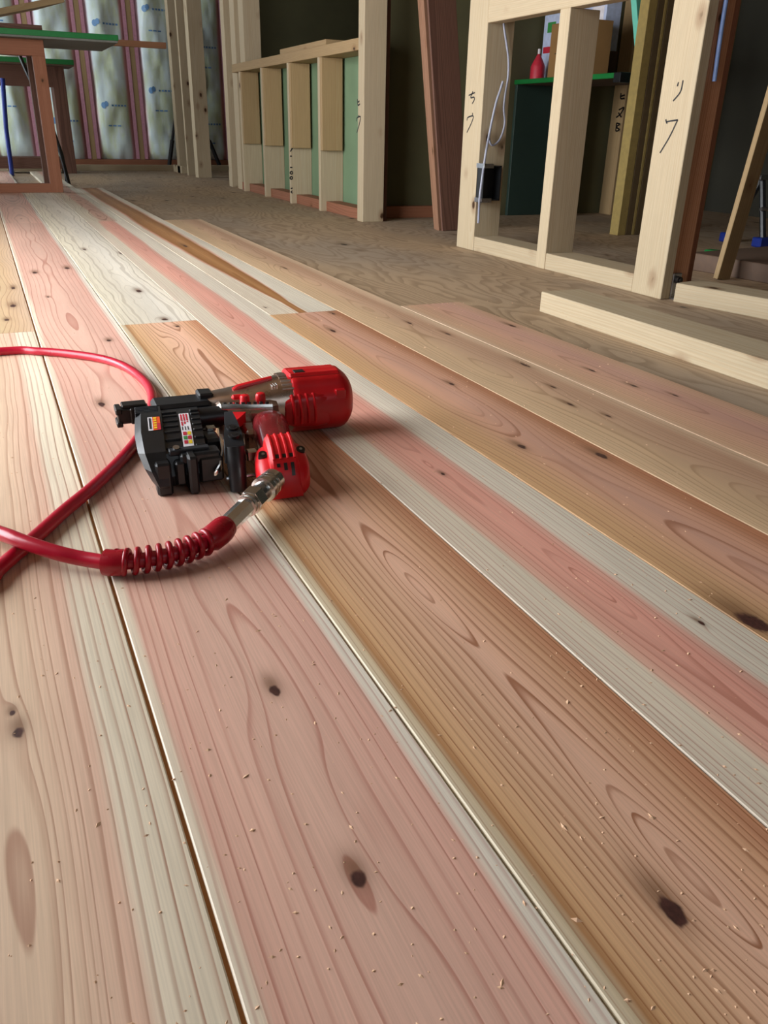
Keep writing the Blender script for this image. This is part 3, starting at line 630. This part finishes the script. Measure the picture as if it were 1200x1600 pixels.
# ------------------------------------------------------------------ pneumatic coil nailer lying on its side
MM = .001
NAIL_O = (.0988, .9467, 0); NAIL_R = math.radians(-2.5)
nl = empty('nail_gun', NAIL_O, NAIL_R); tag(nl, 'red and black pneumatic coil nail gun lying on its side on the floorboards', 'nail gun')
def L(a, b, c): return Vector(((a - .1 * max(0, b - 20)) * MM, -b * MM, c * MM))          # along barrel, towards handle end, up
def part(name, bm, mat, parent=nl, sharp=35, lab=None):
    o = link(name, finish(bm, name, sharp), M[mat], parent)
    if lab: o['label'] = lab
    return o
def nbox(bm, a0, a1, b0, b1, c0, c1, bev=1.):
    sft = .1 * max(0, (b0 + b1) / 2 - 20)
    return add_box(bm, (a0 - sft) * MM, (a1 - sft) * MM, -b1 * MM, -b0 * MM, c0 * MM, c1 * MM, bev * MM)
def sup(a, b0, c0, hb, hc, n=24, e=2.6):                           # rounded section at station a
    out = []
    for k_ in range(n):
        t = 2 * math.pi * k_ / n; cs, sn = math.cos(t), math.sin(t)
        out.append(L(a, b0 + hb * math.copysign(abs(cs) ** (2 / e), cs), c0 + hc * math.copysign(abs(sn) ** (2 / e), sn)))
    return out
def poly(bm, prof, a0, a1, cham=0, scale=.9):                      # profile in (b, c) extruded along the barrel
    mb = sum(p[0] for p in prof) / len(prof); mc = sum(p[1] for p in prof) / len(prof)
    sh_ = [((p[0] - mb) * scale + mb, (p[1] - mc) * scale + mc) for p in prof]
    r = [[L(a0, *p) for p in (sh_ if cham else prof)]]
    if cham: r.append([L(a0 + cham, *p) for p in prof])
    r.append([L(a1, *p) for p in prof]); loft(bm, r)
# nose
bm = bmesh.new(); nbox(bm, 14, 36, -11, 10, 33, 52, 1.5); nbox(bm, 0, 15, -9, 9, 34, 51, 1); nbox(bm, -2, 5, -12, 12, 46, 53, 1.2); nbox(bm, -2, 5, -12, 12, 31, 37, 1.2); nbox(bm, 6, 34, -13, 5, 49, 55, 1)
part('nose', bm, 'gunmetal')
bm = bmesh.new(); nbox(bm, 20, 34, 8, 13, 34, 47, .8); part('nose_plate', bm, 'steel')
# magazine
prof = [(16, 17), (16, 44), (28, 53), (64, 56), (104, 51), (136, 40), (146, 18), (142, 6), (120, 2), (44, 2)]
bm = bmesh.new(); poly(bm, prof, 36, 89); mag = part('magazine', bm, 'black_plastic', sharp=25)
rim = [(8, 19), (8, 46), (22, 56), (60, 59), (102, 54), (136, 43), (152, 28), (156, 12), (150, 1), (60, 1), (30, 14)]
cut = [0, 0, 0, -1, -2, 0, 5, 11, 15, 4, 0]
rs = [((p[0] - 80) * .84 + 80, (p[1] - 30) * .82 + 30) for p in rim]
bm = bmesh.new(); loft(bm, [[L(19 + k_, *p) for p, k_ in zip(rs, cut)], [L(26 + k_, *p) for p, k_ in zip(rim, cut)], [L(47, *p) for p in rim]]); part('end_rim', bm, 'black_plastic', mag, 20)
bm = bmesh.new(); nbox(bm, 40, 108, -16, 22, 16, 56, 4); nbox(bm, 94, 112, -14, 10, 52, 62, 2); part('feed_cover', bm, 'black_plastic', mag)
def lidz(b): return 56 - (b - 64) * 5 / 40 if b < 104 else 51 - (b - 104) * 11 / 32
def rimz(b): return 59 - (b - 60) * 5 / 42 if b < 102 else 54 - (b - 102) * 11 / 34
for b in range(7):
    bm = bmesh.new(); b0 = 48 + b * 13; nbox(bm, 48, 64, b0, b0 + 4, lidz(b0) - 4, lidz(max(64, b0 + 2)) + 1.4, .6); part('rib', bm, 'black_plastic', mag)
    bm = bmesh.new(); nbox(bm, 79, 89, b0, b0 + 4, lidz(b0) - 4, lidz(max(64, b0 + 2)) + 1.4, .6); part('rib', bm, 'black_plastic', mag)
for b in range(8):
    bm = bmesh.new(); b0 = 10 + b * 5; nbox(bm, 19, 44, b0, b0 + 2.6, 40, min(58.4, 49 + b * 3.2), .4); part('grip_serration', bm, 'rubber', mag)
# front of the magazine: claws, latch block and foot
for (a0, a1, b0, b1, c0, c1) in ((34, 50, 134, 154, 0, 36), (54, 65, 132, 150, 8, 34), (67, 77, 136, 160, 0, 42), (79, 104, 128, 150, 8, 36), (60, 102, 126, 148, 30, 41)):
    bm = bmesh.new(); nbox(bm, a0, a1, b0, b1, c0, c1, 2.2); part('claw', bm, 'black_plastic', mag)
bm = bmesh.new(); nbox(bm, 88, 106, 84, 116, 14, 43, 3); part('hinge_block', bm, 'black_plastic', mag)
bm = bmesh.new(); tube(bm, [L(88, 34, 40), L(134, 34, 40)], 13 * MM, 16); part('piston_sleeve', bm, 'black_plastic', mag)
bm = bmesh.new(); nbox(bm, 94, 104, 80, 90, 43, 47, .6); part('chrome_tab', bm, 'chrome', mag)
bm = bmesh.new(); nbox(bm, 50, 92, 130, 140, 38, 44, 1); part('latch_bar', bm, 'rubber', mag)
bm = bmesh.new(); tube(bm, [L(58, 133, 40), L(58, 135, 46)], 3.6 * MM, 10); part('latch_screw', bm, 'steel', mag)
bm = bmesh.new(); rings = []
for a, b, c, w_ in ((106, 120, 47, 2), (106, 132, 43, 5), (105, 144, 34, 6), (101, 152, 24, 4), (95, 156, 19, 2)):
    rings.append([L(a - 1, b, c - w_), L(a + 1, b, c - w_), L(a + 1, b, c + w_), L(a - 1, b, c + w_)])
loft(bm, rings); part('latch_lever', bm, 'chrome', mag, lab='bright steel latch lever')
def sheet(name, a0, a1, b0, b1, zf, lift, mat, parent, n=6):      # thin printed sheet following a curved surface
    bm = bmesh.new(); r0 = None
    for i in range(n + 1):
        b = b0 + (b1 - b0) * i / n; r1 = [bm.verts.new(L(a, b, zf(b) + lift)) for a in (a0, a1)]
        if r0: bm.faces.new((r0[0], r0[1], r1[1], r1[0]))
        r0 = r1
    return link(name, finish(bm, name), M[mat], parent)
lz = lambda b: lidz(max(64, b))
lab = sheet('paper_label', 66, 77, 60, 134, lz, 1.0, 'paper', mag, 12); lab['label'] = 'white paper label with red print'
for j in range(3):
    for b0, b1 in ((63, 80), (82, 92 - j * 4)): sheet('print_line', 67.2 + j * 3, 69.0 + j * 3, b0, b1, lz, 1.3, 'red_print', lab)
for j, mm in enumerate(('red_print', 'yellow_print', 'green_print', 'red_print', 'red_print', 'yellow_print')):
    a0 = 67.4 + (j % 2) * 4.6; b0 = 106 + (j // 2) * 7; sheet('print_mark', a0, a0 + 3.8, b0, b0 + 5.4, lz, 1.3, mm, lab, 2)
for j in range(3): sheet('print_line', 67.2 + j * 3, 68.2 + j * 3, 94, 103, lz, 1.3, 'rubber', lab, 2)
dl = sheet('rim_label', 32, 37, 67, 100, rimz, .5, 'paper', mag); dl['label'] = 'white and orange sticker'
sheet('orange_print', 37, 45, 67, 100, rimz, .5, 'orange_print', dl)
sheet('print_mark', 41, 45, 84, 100, rimz, .7, 'red_print', dl)
for j in range(5): sheet('print_mark', 38, 41.2, 69 + j * 6, 72.6 + j * 6, rimz, .9, 'yellow_print', dl, 1)
sheet('print_line', 33.2, 35.4, 70, 97, rimz, .9, 'rubber', dl)
# metal body
bm = bmesh.new(); loft(bm, [sup(96, -4, 38, 18, 16, e=4), sup(104, -3, 38, 22, 19, e=4), sup(128, 0, 38, 27, 22, e=3.6), sup(150, 2, 38, 31, 26, e=3.2), sup(172, 2, 38, 34, 30, e=2.6), sup(186, 0, 38, 35.5, 33, e=2.2), sup(194, 0, 38.5, 36, 36, e=2), sup(212, 0, 38.5, 36, 36.5, e=2)])
body = part('body', bm, 'gun_chrome', sharp=50, lab='smoked chrome metal housing')
for j in range(8):
    t0 = math.radians(44 + j * 10); bm = bmesh.new()
    tube(bm, [L(193, 36 * math.cos(t0), 38.5 + 36 * math.sin(t0)), L(210, 36.4 * math.cos(t0), 38.5 + 36.4 * math.sin(t0))], 1.4 * MM, 6); part('rib', bm, 'gun_chrome', body)
bm = bmesh.new(); loft(bm, [[L(a, b, c) for b, c in ((b0, 12), (b0, 54 - d_), (b0 + 14, 56 - d_), (b1 - 6, 53 - d_), (b1, 46 - d_), (b1, 14))] for a, b0, b1, d_ in ((112, 14, 38, 3), (116, 14, 44, 0), (150, 14, 52, 0), (176, 14, 56, 1), (184, 14, 50, 3))]); vh = part('valve_housing', bm, 'gun_chrome', body, 30)
bm = bmesh.new(); tube(bm, [L(138, 2, 60), L(143, 2, 63.5), L(176, 0, 68.5), L(186, 0, 70)], 4 * MM, 10); part('red_rail', bm, 'red', body)
bm = bmesh.new(); loft(bm, [[L(a, b + db, c + dc) for db, dc in ((-3, 1), (3, 1), (5, -3), (5, -6), (-3, -3))] for a, b, c in ((116, 36, 55.5), (132, 39, 55.5), (150, 44, 54.5), (176, 48, 53.5))]); pl_ = part('name_plate', bm, 'chrome', body)
for j in range(8):
    bm = bmesh.new(); a = 119 + j * 7; b = 36.6 + j * 1.6; nbox(bm, a, a + 4, b - 1.5, b + 1.5, 54, 57.4, .3); part('embossed_letter', bm, 'gunmetal', pl_)
for j in range(3):
    bm = bmesh.new(); nbox(bm, 180 + j * 3, 181.6 + j * 3, 14, 24, 62 + j, 68.5 + j * .6, .4); part('badge_bar', bm, 'chrome', body)
for (a, b, c) in ((145, 36, 52), (164, 37, 53)):
    bm = bmesh.new(); loft(bm, [[L(a + r_ * math.cos(t * math.pi / 6), b + r_ * math.sin(t * math.pi / 6), c + h_) for t in range(12)] for r_, h_ in ((6, 0), (6, 10), (5, 12), (2, 13))]); part('knob', bm, 'red_bright', body)
bm = bmesh.new(); nbox(bm, 130, 143, 28, 35, 58, 64, 2); part('lever', bm, 'red_bright', body)
# red head
def head_r(a):                                                   # cap outline along the barrel
    return 38 if a < 268 else 38 - 14 * ((a - 268) / 17) ** 2.4
bm = bmesh.new(); rings = []
for a in (206, 208, 214, 226, 240, 254, 264, 270, 275, 279, 282.5, 284.5, 285.5):
    r_ = head_r(a) if a < 285 else 20
    ring = []
    for k_ in range(48):
        t = 2 * math.pi * k_ / 48; up = math.degrees(t)
        rr = r_ - (1.5 if a <= 206 else 0)
        if a < 274 and (52 < up < 128): rr += 2.6                    # raised saddle on the upper side
        if a < 262 and (-40 < ((up + 180) % 360) - 180 < 30): rr += 1.6   # side pad
        ring.append(L(a, rr * math.cos(t), 38.5 + (rr * math.sin(t) if math.sin(t) > 0 or rr < 38.2 else 38.2 * math.sin(t))))
    rings.append(ring)
loft(bm, rings); hd = part('head_cap', bm, 'red', sharp=40, lab='red moulded head cap')
bm = bmesh.new(); loft(bm, [sup(a, 30, 36, hb, hc, e=3) for a, hb, hc in ((193, 5, 10), (195, 7.5, 15), (206, 9, 20), (232, 9.5, 22), (248, 9, 20), (252, 6, 17))]); part('side_pad', bm, 'red', hd)
for j in range(4):
    bm = bmesh.new(); tube(bm, spline([L(203 + j * 9, 33, 58), L(204 + j * 9, 38.5, 48), L(205 + j * 9, 40.2, 36), L(205 + j * 9, 38.4, 22)], 5), 1.9 * MM, 8); part('pad_rib', bm, 'red_bright', hd)
bm = bmesh.new(); nbox(bm, 212, 226, 0, 12, 76, 79.4, .8); part('exhaust_window', bm, 'black_plastic', hd)
bm = bmesh.new(); nbox(bm, 203, 270, -16, 18, 70, 78.6, 3); part('saddle', bm, 'red', hd)
bm = bmesh.new(); nbox(bm, 258, 272, 30, 36.5, 44, 60, 1.5); part('boss', bm, 'red', hd)
# trigger group
bm = bmesh.new(); loft(bm, [[L(a, b, c) for a, b, c in ((126, 44, 34), (146, 46, 34), (146, 46, 48), (126, 44, 48))], [L(a, b, c) for a, b, c in ((122, 64, 36), (134, 66, 36), (134, 66, 47), (122, 64, 47))], [L(a, b, c) for a, b, c in ((115, 86, 37), (119, 88, 37), (119, 88, 46), (115, 86, 46))]]); part('trigger', bm, 'red_bright', sharp=50)
bm = bmesh.new(); nbox(bm, 136, 156, 50, 84, 6, 36, 4); part('trigger_housing', bm, 'gun_chrome')
bm = bmesh.new(); tube(bm, [L(106, 160, 14), L(148, 160, 14)], 2.2 * MM, 8); part('guard_rod', bm, 'steel')
bm = bmesh.new(); nbox(bm, 130, 142, 142, 152, 26, 38, 1.5); part('chrome_bracket', bm, 'chrome')
# handle
bm = bmesh.new(); rings = []
for b, a, c, ha, hc in ((40, 170, 30, 14, 12), (48, 170, 31, 19, 16), (60, 170, 31.5, 21, 18.5), (78, 169, 32, 21.5, 19.5), (105, 167, 31, 20.5, 19), (135, 165, 29, 20, 19), (168, 164, 27, 21, 20)):
    rings.append([L(a + ha * math.copysign(abs(math.cos(t)) ** .85, math.cos(t)), b, c + hc * math.copysign(abs(math.sin(t)) ** .85, math.sin(t))) for t in [2 * math.pi * k_ / 28 for k_ in range(28)]])
loft(bm, rings); part('handle', bm, 'grip', sharp=60, lab='glossy dark red rubber handle grip')
# end cap of the handle
bm = bmesh.new(); rings = []
for b, a0, a1, c0, c1 in ((154, 140, 189, 6, 44), (158, 137, 192, 2, 46), (172, 136, 193, 0, 46), (184, 136, 193, 0, 42), (196, 138, 191, 0, 35), (203, 142, 187, 2, 27), (206, 148, 182, 5, 20)):
    am, cm, ha, hc = (a0 + a1) / 2, (c0 + c1) / 2, (a1 - a0) / 2, (c1 - c0) / 2
    rings.append([L(am + ha * math.copysign(abs(math.cos(t)) ** .62, math.cos(t)), b, cm + hc * math.copysign(abs(math.sin(t)) ** .62, math.sin(t))) for t in [2 * math.pi * k_ / 32 for k_ in range(32)]])
loft(bm, rings); ec = part('end_cap', bm, 'red_bright', sharp=55, lab='bright red moulded end cap')
CR = ((152, 52), (155, 55), (166, 55), (182, 50), (194, 42), (202, 32), (208, 18))
bm = bmesh.new(); loft(bm, [[L(a, b, c) for a, c in ((147, c1 - 14), (149, c1 - 3), (152, c1), (176, c1), (179, c1 - 3), (181, c1 - 14))] for b, c1 in CR]); part('crest', bm, 'red_bright', ec, 25)
for j in range(4):
    bm = bmesh.new(); a = 153 + j * 7.4; tube(bm, [L(a, b, c + .3) for b, c in CR[:5]], 1.5 * MM, 6); part('crest_rib', bm, 'red_bright', ec)
def crz(b):
    for (b0, c0), (b1, c1) in zip(CR, CR[1:]):
        if b0 <= b <= b1: return c0 + (c1 - c0) * (b - b0) / (b1 - b0)
    return 18
for j in range(3):
    for (b0, b1) in ((189, 193), (197, 197.5 + 2.5 * j + 2)):
        o = sheet('vent_slot', 155.2 + j * 7.4, 158.8 + j * 7.4, b0, b1, crz, .5, 'gunmetal', ec, 4)
for (a, b, c) in ((144, 178, 43), (185, 176, 43)):
    bm = bmesh.new(); d_ = Vector((0, -.45, .9)).normalized(); p_ = L(a, b, c); tube(bm, [p_ - d_ * .006, p_ + d_ * .0008], 4.8 * MM, 14); sc_ = part('screw', bm, 'gunmetal', ec)
    bm = bmesh.new(); tube(bm, [p_ + d_ * .0007, p_ + d_ * .0014], 1.8 * MM, 6); part('hex_socket', bm, 'steel', sc_)
# belt hook
bm = bmesh.new(); loft(bm, [[L(a, b, c) for a, b, c in q_] for q_ in (((116, 78, 48), (125, 78, 48), (125, 78, 60), (116, 78, 60)), ((112, 108, 42), (128, 106, 42), (127, 106, 58), (113, 108, 58)), ((107, 140, 34), (129, 138, 34), (128, 138, 54), (108, 140, 54)), ((106, 158, 30), (129, 156, 30), (128, 154, 47), (107, 156, 47)))])
hk = part('belt_hook', bm, 'rubber', sharp=30, lab='black rubber-covered belt hook')
bm = bmesh.new(); tube(bm, [L(118, 152, 46), L(118, 157, 30), L(118, 162, 14), L(118, 165, .5)], 10 * MM, 14, rfun=lambda t: (10.5 - 1.6 * t) * MM); part('hook_leg', bm, 'black_plastic', hk)
for (b, c) in ((124, 56.6), (140, 53.8)):
    bm = bmesh.new(); tube(bm, [L(119, b, c - 2), L(119, b + .4, c + 1.2)], 6.2 * MM, 14); tube(bm, [L(119, b, c + 1), L(119, b + .4, c + 2)], 3 * MM, 10); part('pivot', bm, 'black_plastic', hk)

# ------------------------------------------------------------------ air hose with coupler and coil sleeve
hs = empty('air_hose', (0, 0, 0)); tag(hs, 'red air hose with chrome coupler and coiled sleeve, looping across the floorboards', 'hose')
def nw(a, b, c):                                                   # nail gun space to world
    v = L(a, b, c); cr, sr = math.cos(NAIL_R), math.sin(NAIL_R)
    return Vector((NAIL_O[0] + v.x * cr - v.y * sr, NAIL_O[1] + v.x * sr + v.y * cr, v.z))
P0 = nw(156, 198, 26); P1 = at_z(354, 822, .0165)
ax_ = (P1 - P0); LEN = ax_.length; ax_.normalize()
def lathe(name, prof, mat, n=20, sharp=30):                        # profile of (distance along coupler in mm, radius in mm)
    bm = bmesh.new(); u_ = ax_.cross(Vector((0, 0, 1))).normalized(); v_ = ax_.cross(u_)
    loft(bm, [[P0 + ax_ * (d * MM) + (u_ * math.cos(2 * math.pi * k_ / n) + v_ * math.sin(2 * math.pi * k_ / n)) * (r_ * MM) for k_ in range(n)] for d, r_ in prof])
    return link(name, finish(bm, name, sharp), M[mat], hs)
LM = LEN * 1000
lathe('plug', [(0, 7), (8, 7), (9, 8.4), (14, 8.4)], 'chrome')
lathe('coupler_sleeve', [(9, 10), (10, 12.8), (18, 12.8), (18.5, 11.6), (21, 11.6), (21.5, 13), (24, 13), (24.5, 11.8), (27, 11.8), (27.5, 13.4), (33, 13.4), (34, 10), (36, 10)], 'chrome')
lathe('coupler_body', [(33, 9.8), (46, 10.2), (47, 10.2)], 'steel')
lathe('hex_nut', [(46, 10.4), (47, 12.8), (60, 12.8), (61, 10.4)], 'chrome', 6, 20)
lathe('collar', [(61, 9), (62, 11.6), (64.5, 11.6), (65, 9), (66.5, 9), (67, 10.8), (69, 10.8), (69.5, 8.8)], 'chrome')
lathe('tail_nut', [(68, 9.3), (LM - 2, 9.3), (LM, 9.2)], 'chrome', 8, 20)
HR = .0066
Z = HR + .0002
path = [P1] + [at_z(px_, py_, z_) for px_, py_, z_ in ((330, 842, .0145), (300, 856, .0135), (265, 867, .013), (230, 874, .0128), (200, 878, .0128), (172, 879, .0127), (130, 873, .013), (90, 864, .017), (40, 848, .0215), (0, 833, .0215))]
path += [Vector((-.085, .80, .012)), Vector((-.16, .78, Z)), Vector((-.21, .70, Z)), Vector((-.19, .62, Z)), Vector((-.12, .60, Z))]
path += [at_z(px_, py_, Z) for px_, py_ in ((-30, 915), (0, 887), (60, 835), (100, 799), (150, 757), (195, 712), (222, 676), (237, 638), (236, 612), (222, 592), (195, 573), (160, 561), (110, 553), (60, 549), (0, 549))]
path += [Vector((-.25, 1.44, Z)), Vector((-.55, 1.40, Z)), Vector((-.95, 1.48, Z))]
sp_ = spline(path, 12)
bm = bmesh.new(); tube(bm, sp_, HR, 14); link('hose', finish(bm, 'hose', 60), M['hose'], hs)
# coil sleeve on the first stretch
cum = [0.]
for a, b in zip(sp_, sp_[1:]): cum.append(cum[-1] + (b - a).length)
i_end = 12 * 6; SL = cum[i_end]
def hp(s_):
    for i in range(len(sp_) - 1):
        if cum[i + 1] >= s_: return sp_[i].lerp(sp_[i + 1], (s_ - cum[i]) / max(1e-9, cum[i + 1] - cum[i])), (sp_[i + 1] - sp_[i]).normalized()
    return sp_[-1], Vector((1, 0, 0))
sl = empty('coil_sleeve'); sl.parent = hs
TURNS, s0, s1 = 9.2, .028, SL - .006
bm = bmesh.new(); tube(bm, [hp(s_)[0] for s_ in (.0, .006, .014, .024, .030)], .0118, 18, rfun=lambda t: (.0108, .0122, .0124, .0122, .0095)[round(t * 4)]); link('boot', finish(bm, 'boot'), M['coil'], sl)
bm = bmesh.new(); tube(bm, [hp(SL - .012 + q_ * .004)[0] for q_ in range(5)], .0115, 18); link('end_collar', finish(bm, 'end_collar'), M['coil'], sl)
pts = []
for k_ in range(int(TURNS * 20) + 1):
    s_ = s0 + (s1 - s0) * k_ / (TURNS * 20); c_, t_ = hp(s_); u_ = t_.cross(Vector((0, 0, 1))).normalized(); v_ = u_.cross(t_); an = 2 * math.pi * k_ / 20
    pts.append(c_ + (u_ * math.cos(an) + v_ * math.sin(an)) * .0098)
bm = bmesh.new(); tube(bm, pts, .0027, 8); link('coil', finish(bm, 'coil', 60), M['coil'], sl)

# ------------------------------------------------------------------ sawdust crumbs on the boards
bm = bmesh.new(); rnd = random.Random(3)
for i in range(1500):
    y = .12 + rnd.random() ** 1.5 * 1.5; x = -.15 + rnd.random() * (.35 + y * .75)
    r_ = rnd.uniform(.0003, .0010) * (1.5 if rnd.random() < .06 else 1); a = rnd.random() * 6.28; e_ = rnd.uniform(1, 2.6)
    d1 = Vector((math.cos(a), math.sin(a), 0)) * r_ * e_; d2 = Vector((-math.sin(a), math.cos(a), 0)) * r_; c_ = Vector((x, y, .0))
    v = [bm.verts.new(c_ + d1), bm.verts.new(c_ + d2), bm.verts.new(c_ - d1), bm.verts.new(c_ - d2), bm.verts.new(c_ + Vector((d2.x * .4, d2.y * .4, r_ * .7)))]
    for q_ in range(4): bm.faces.new((v[q_], v[(q_ + 1) % 4], v[4]))
    bm.faces.new(v[3::-1])
M['sawdust'] = simple('sawdust', (232, 188, 152), .8, var=.12, scale=40)
tag(link('sawdust', finish(bm, 'sawdust', 10), M['sawdust']), 'pale sawdust crumbs scattered over the floorboards', 'sawdust', kind='stuff')
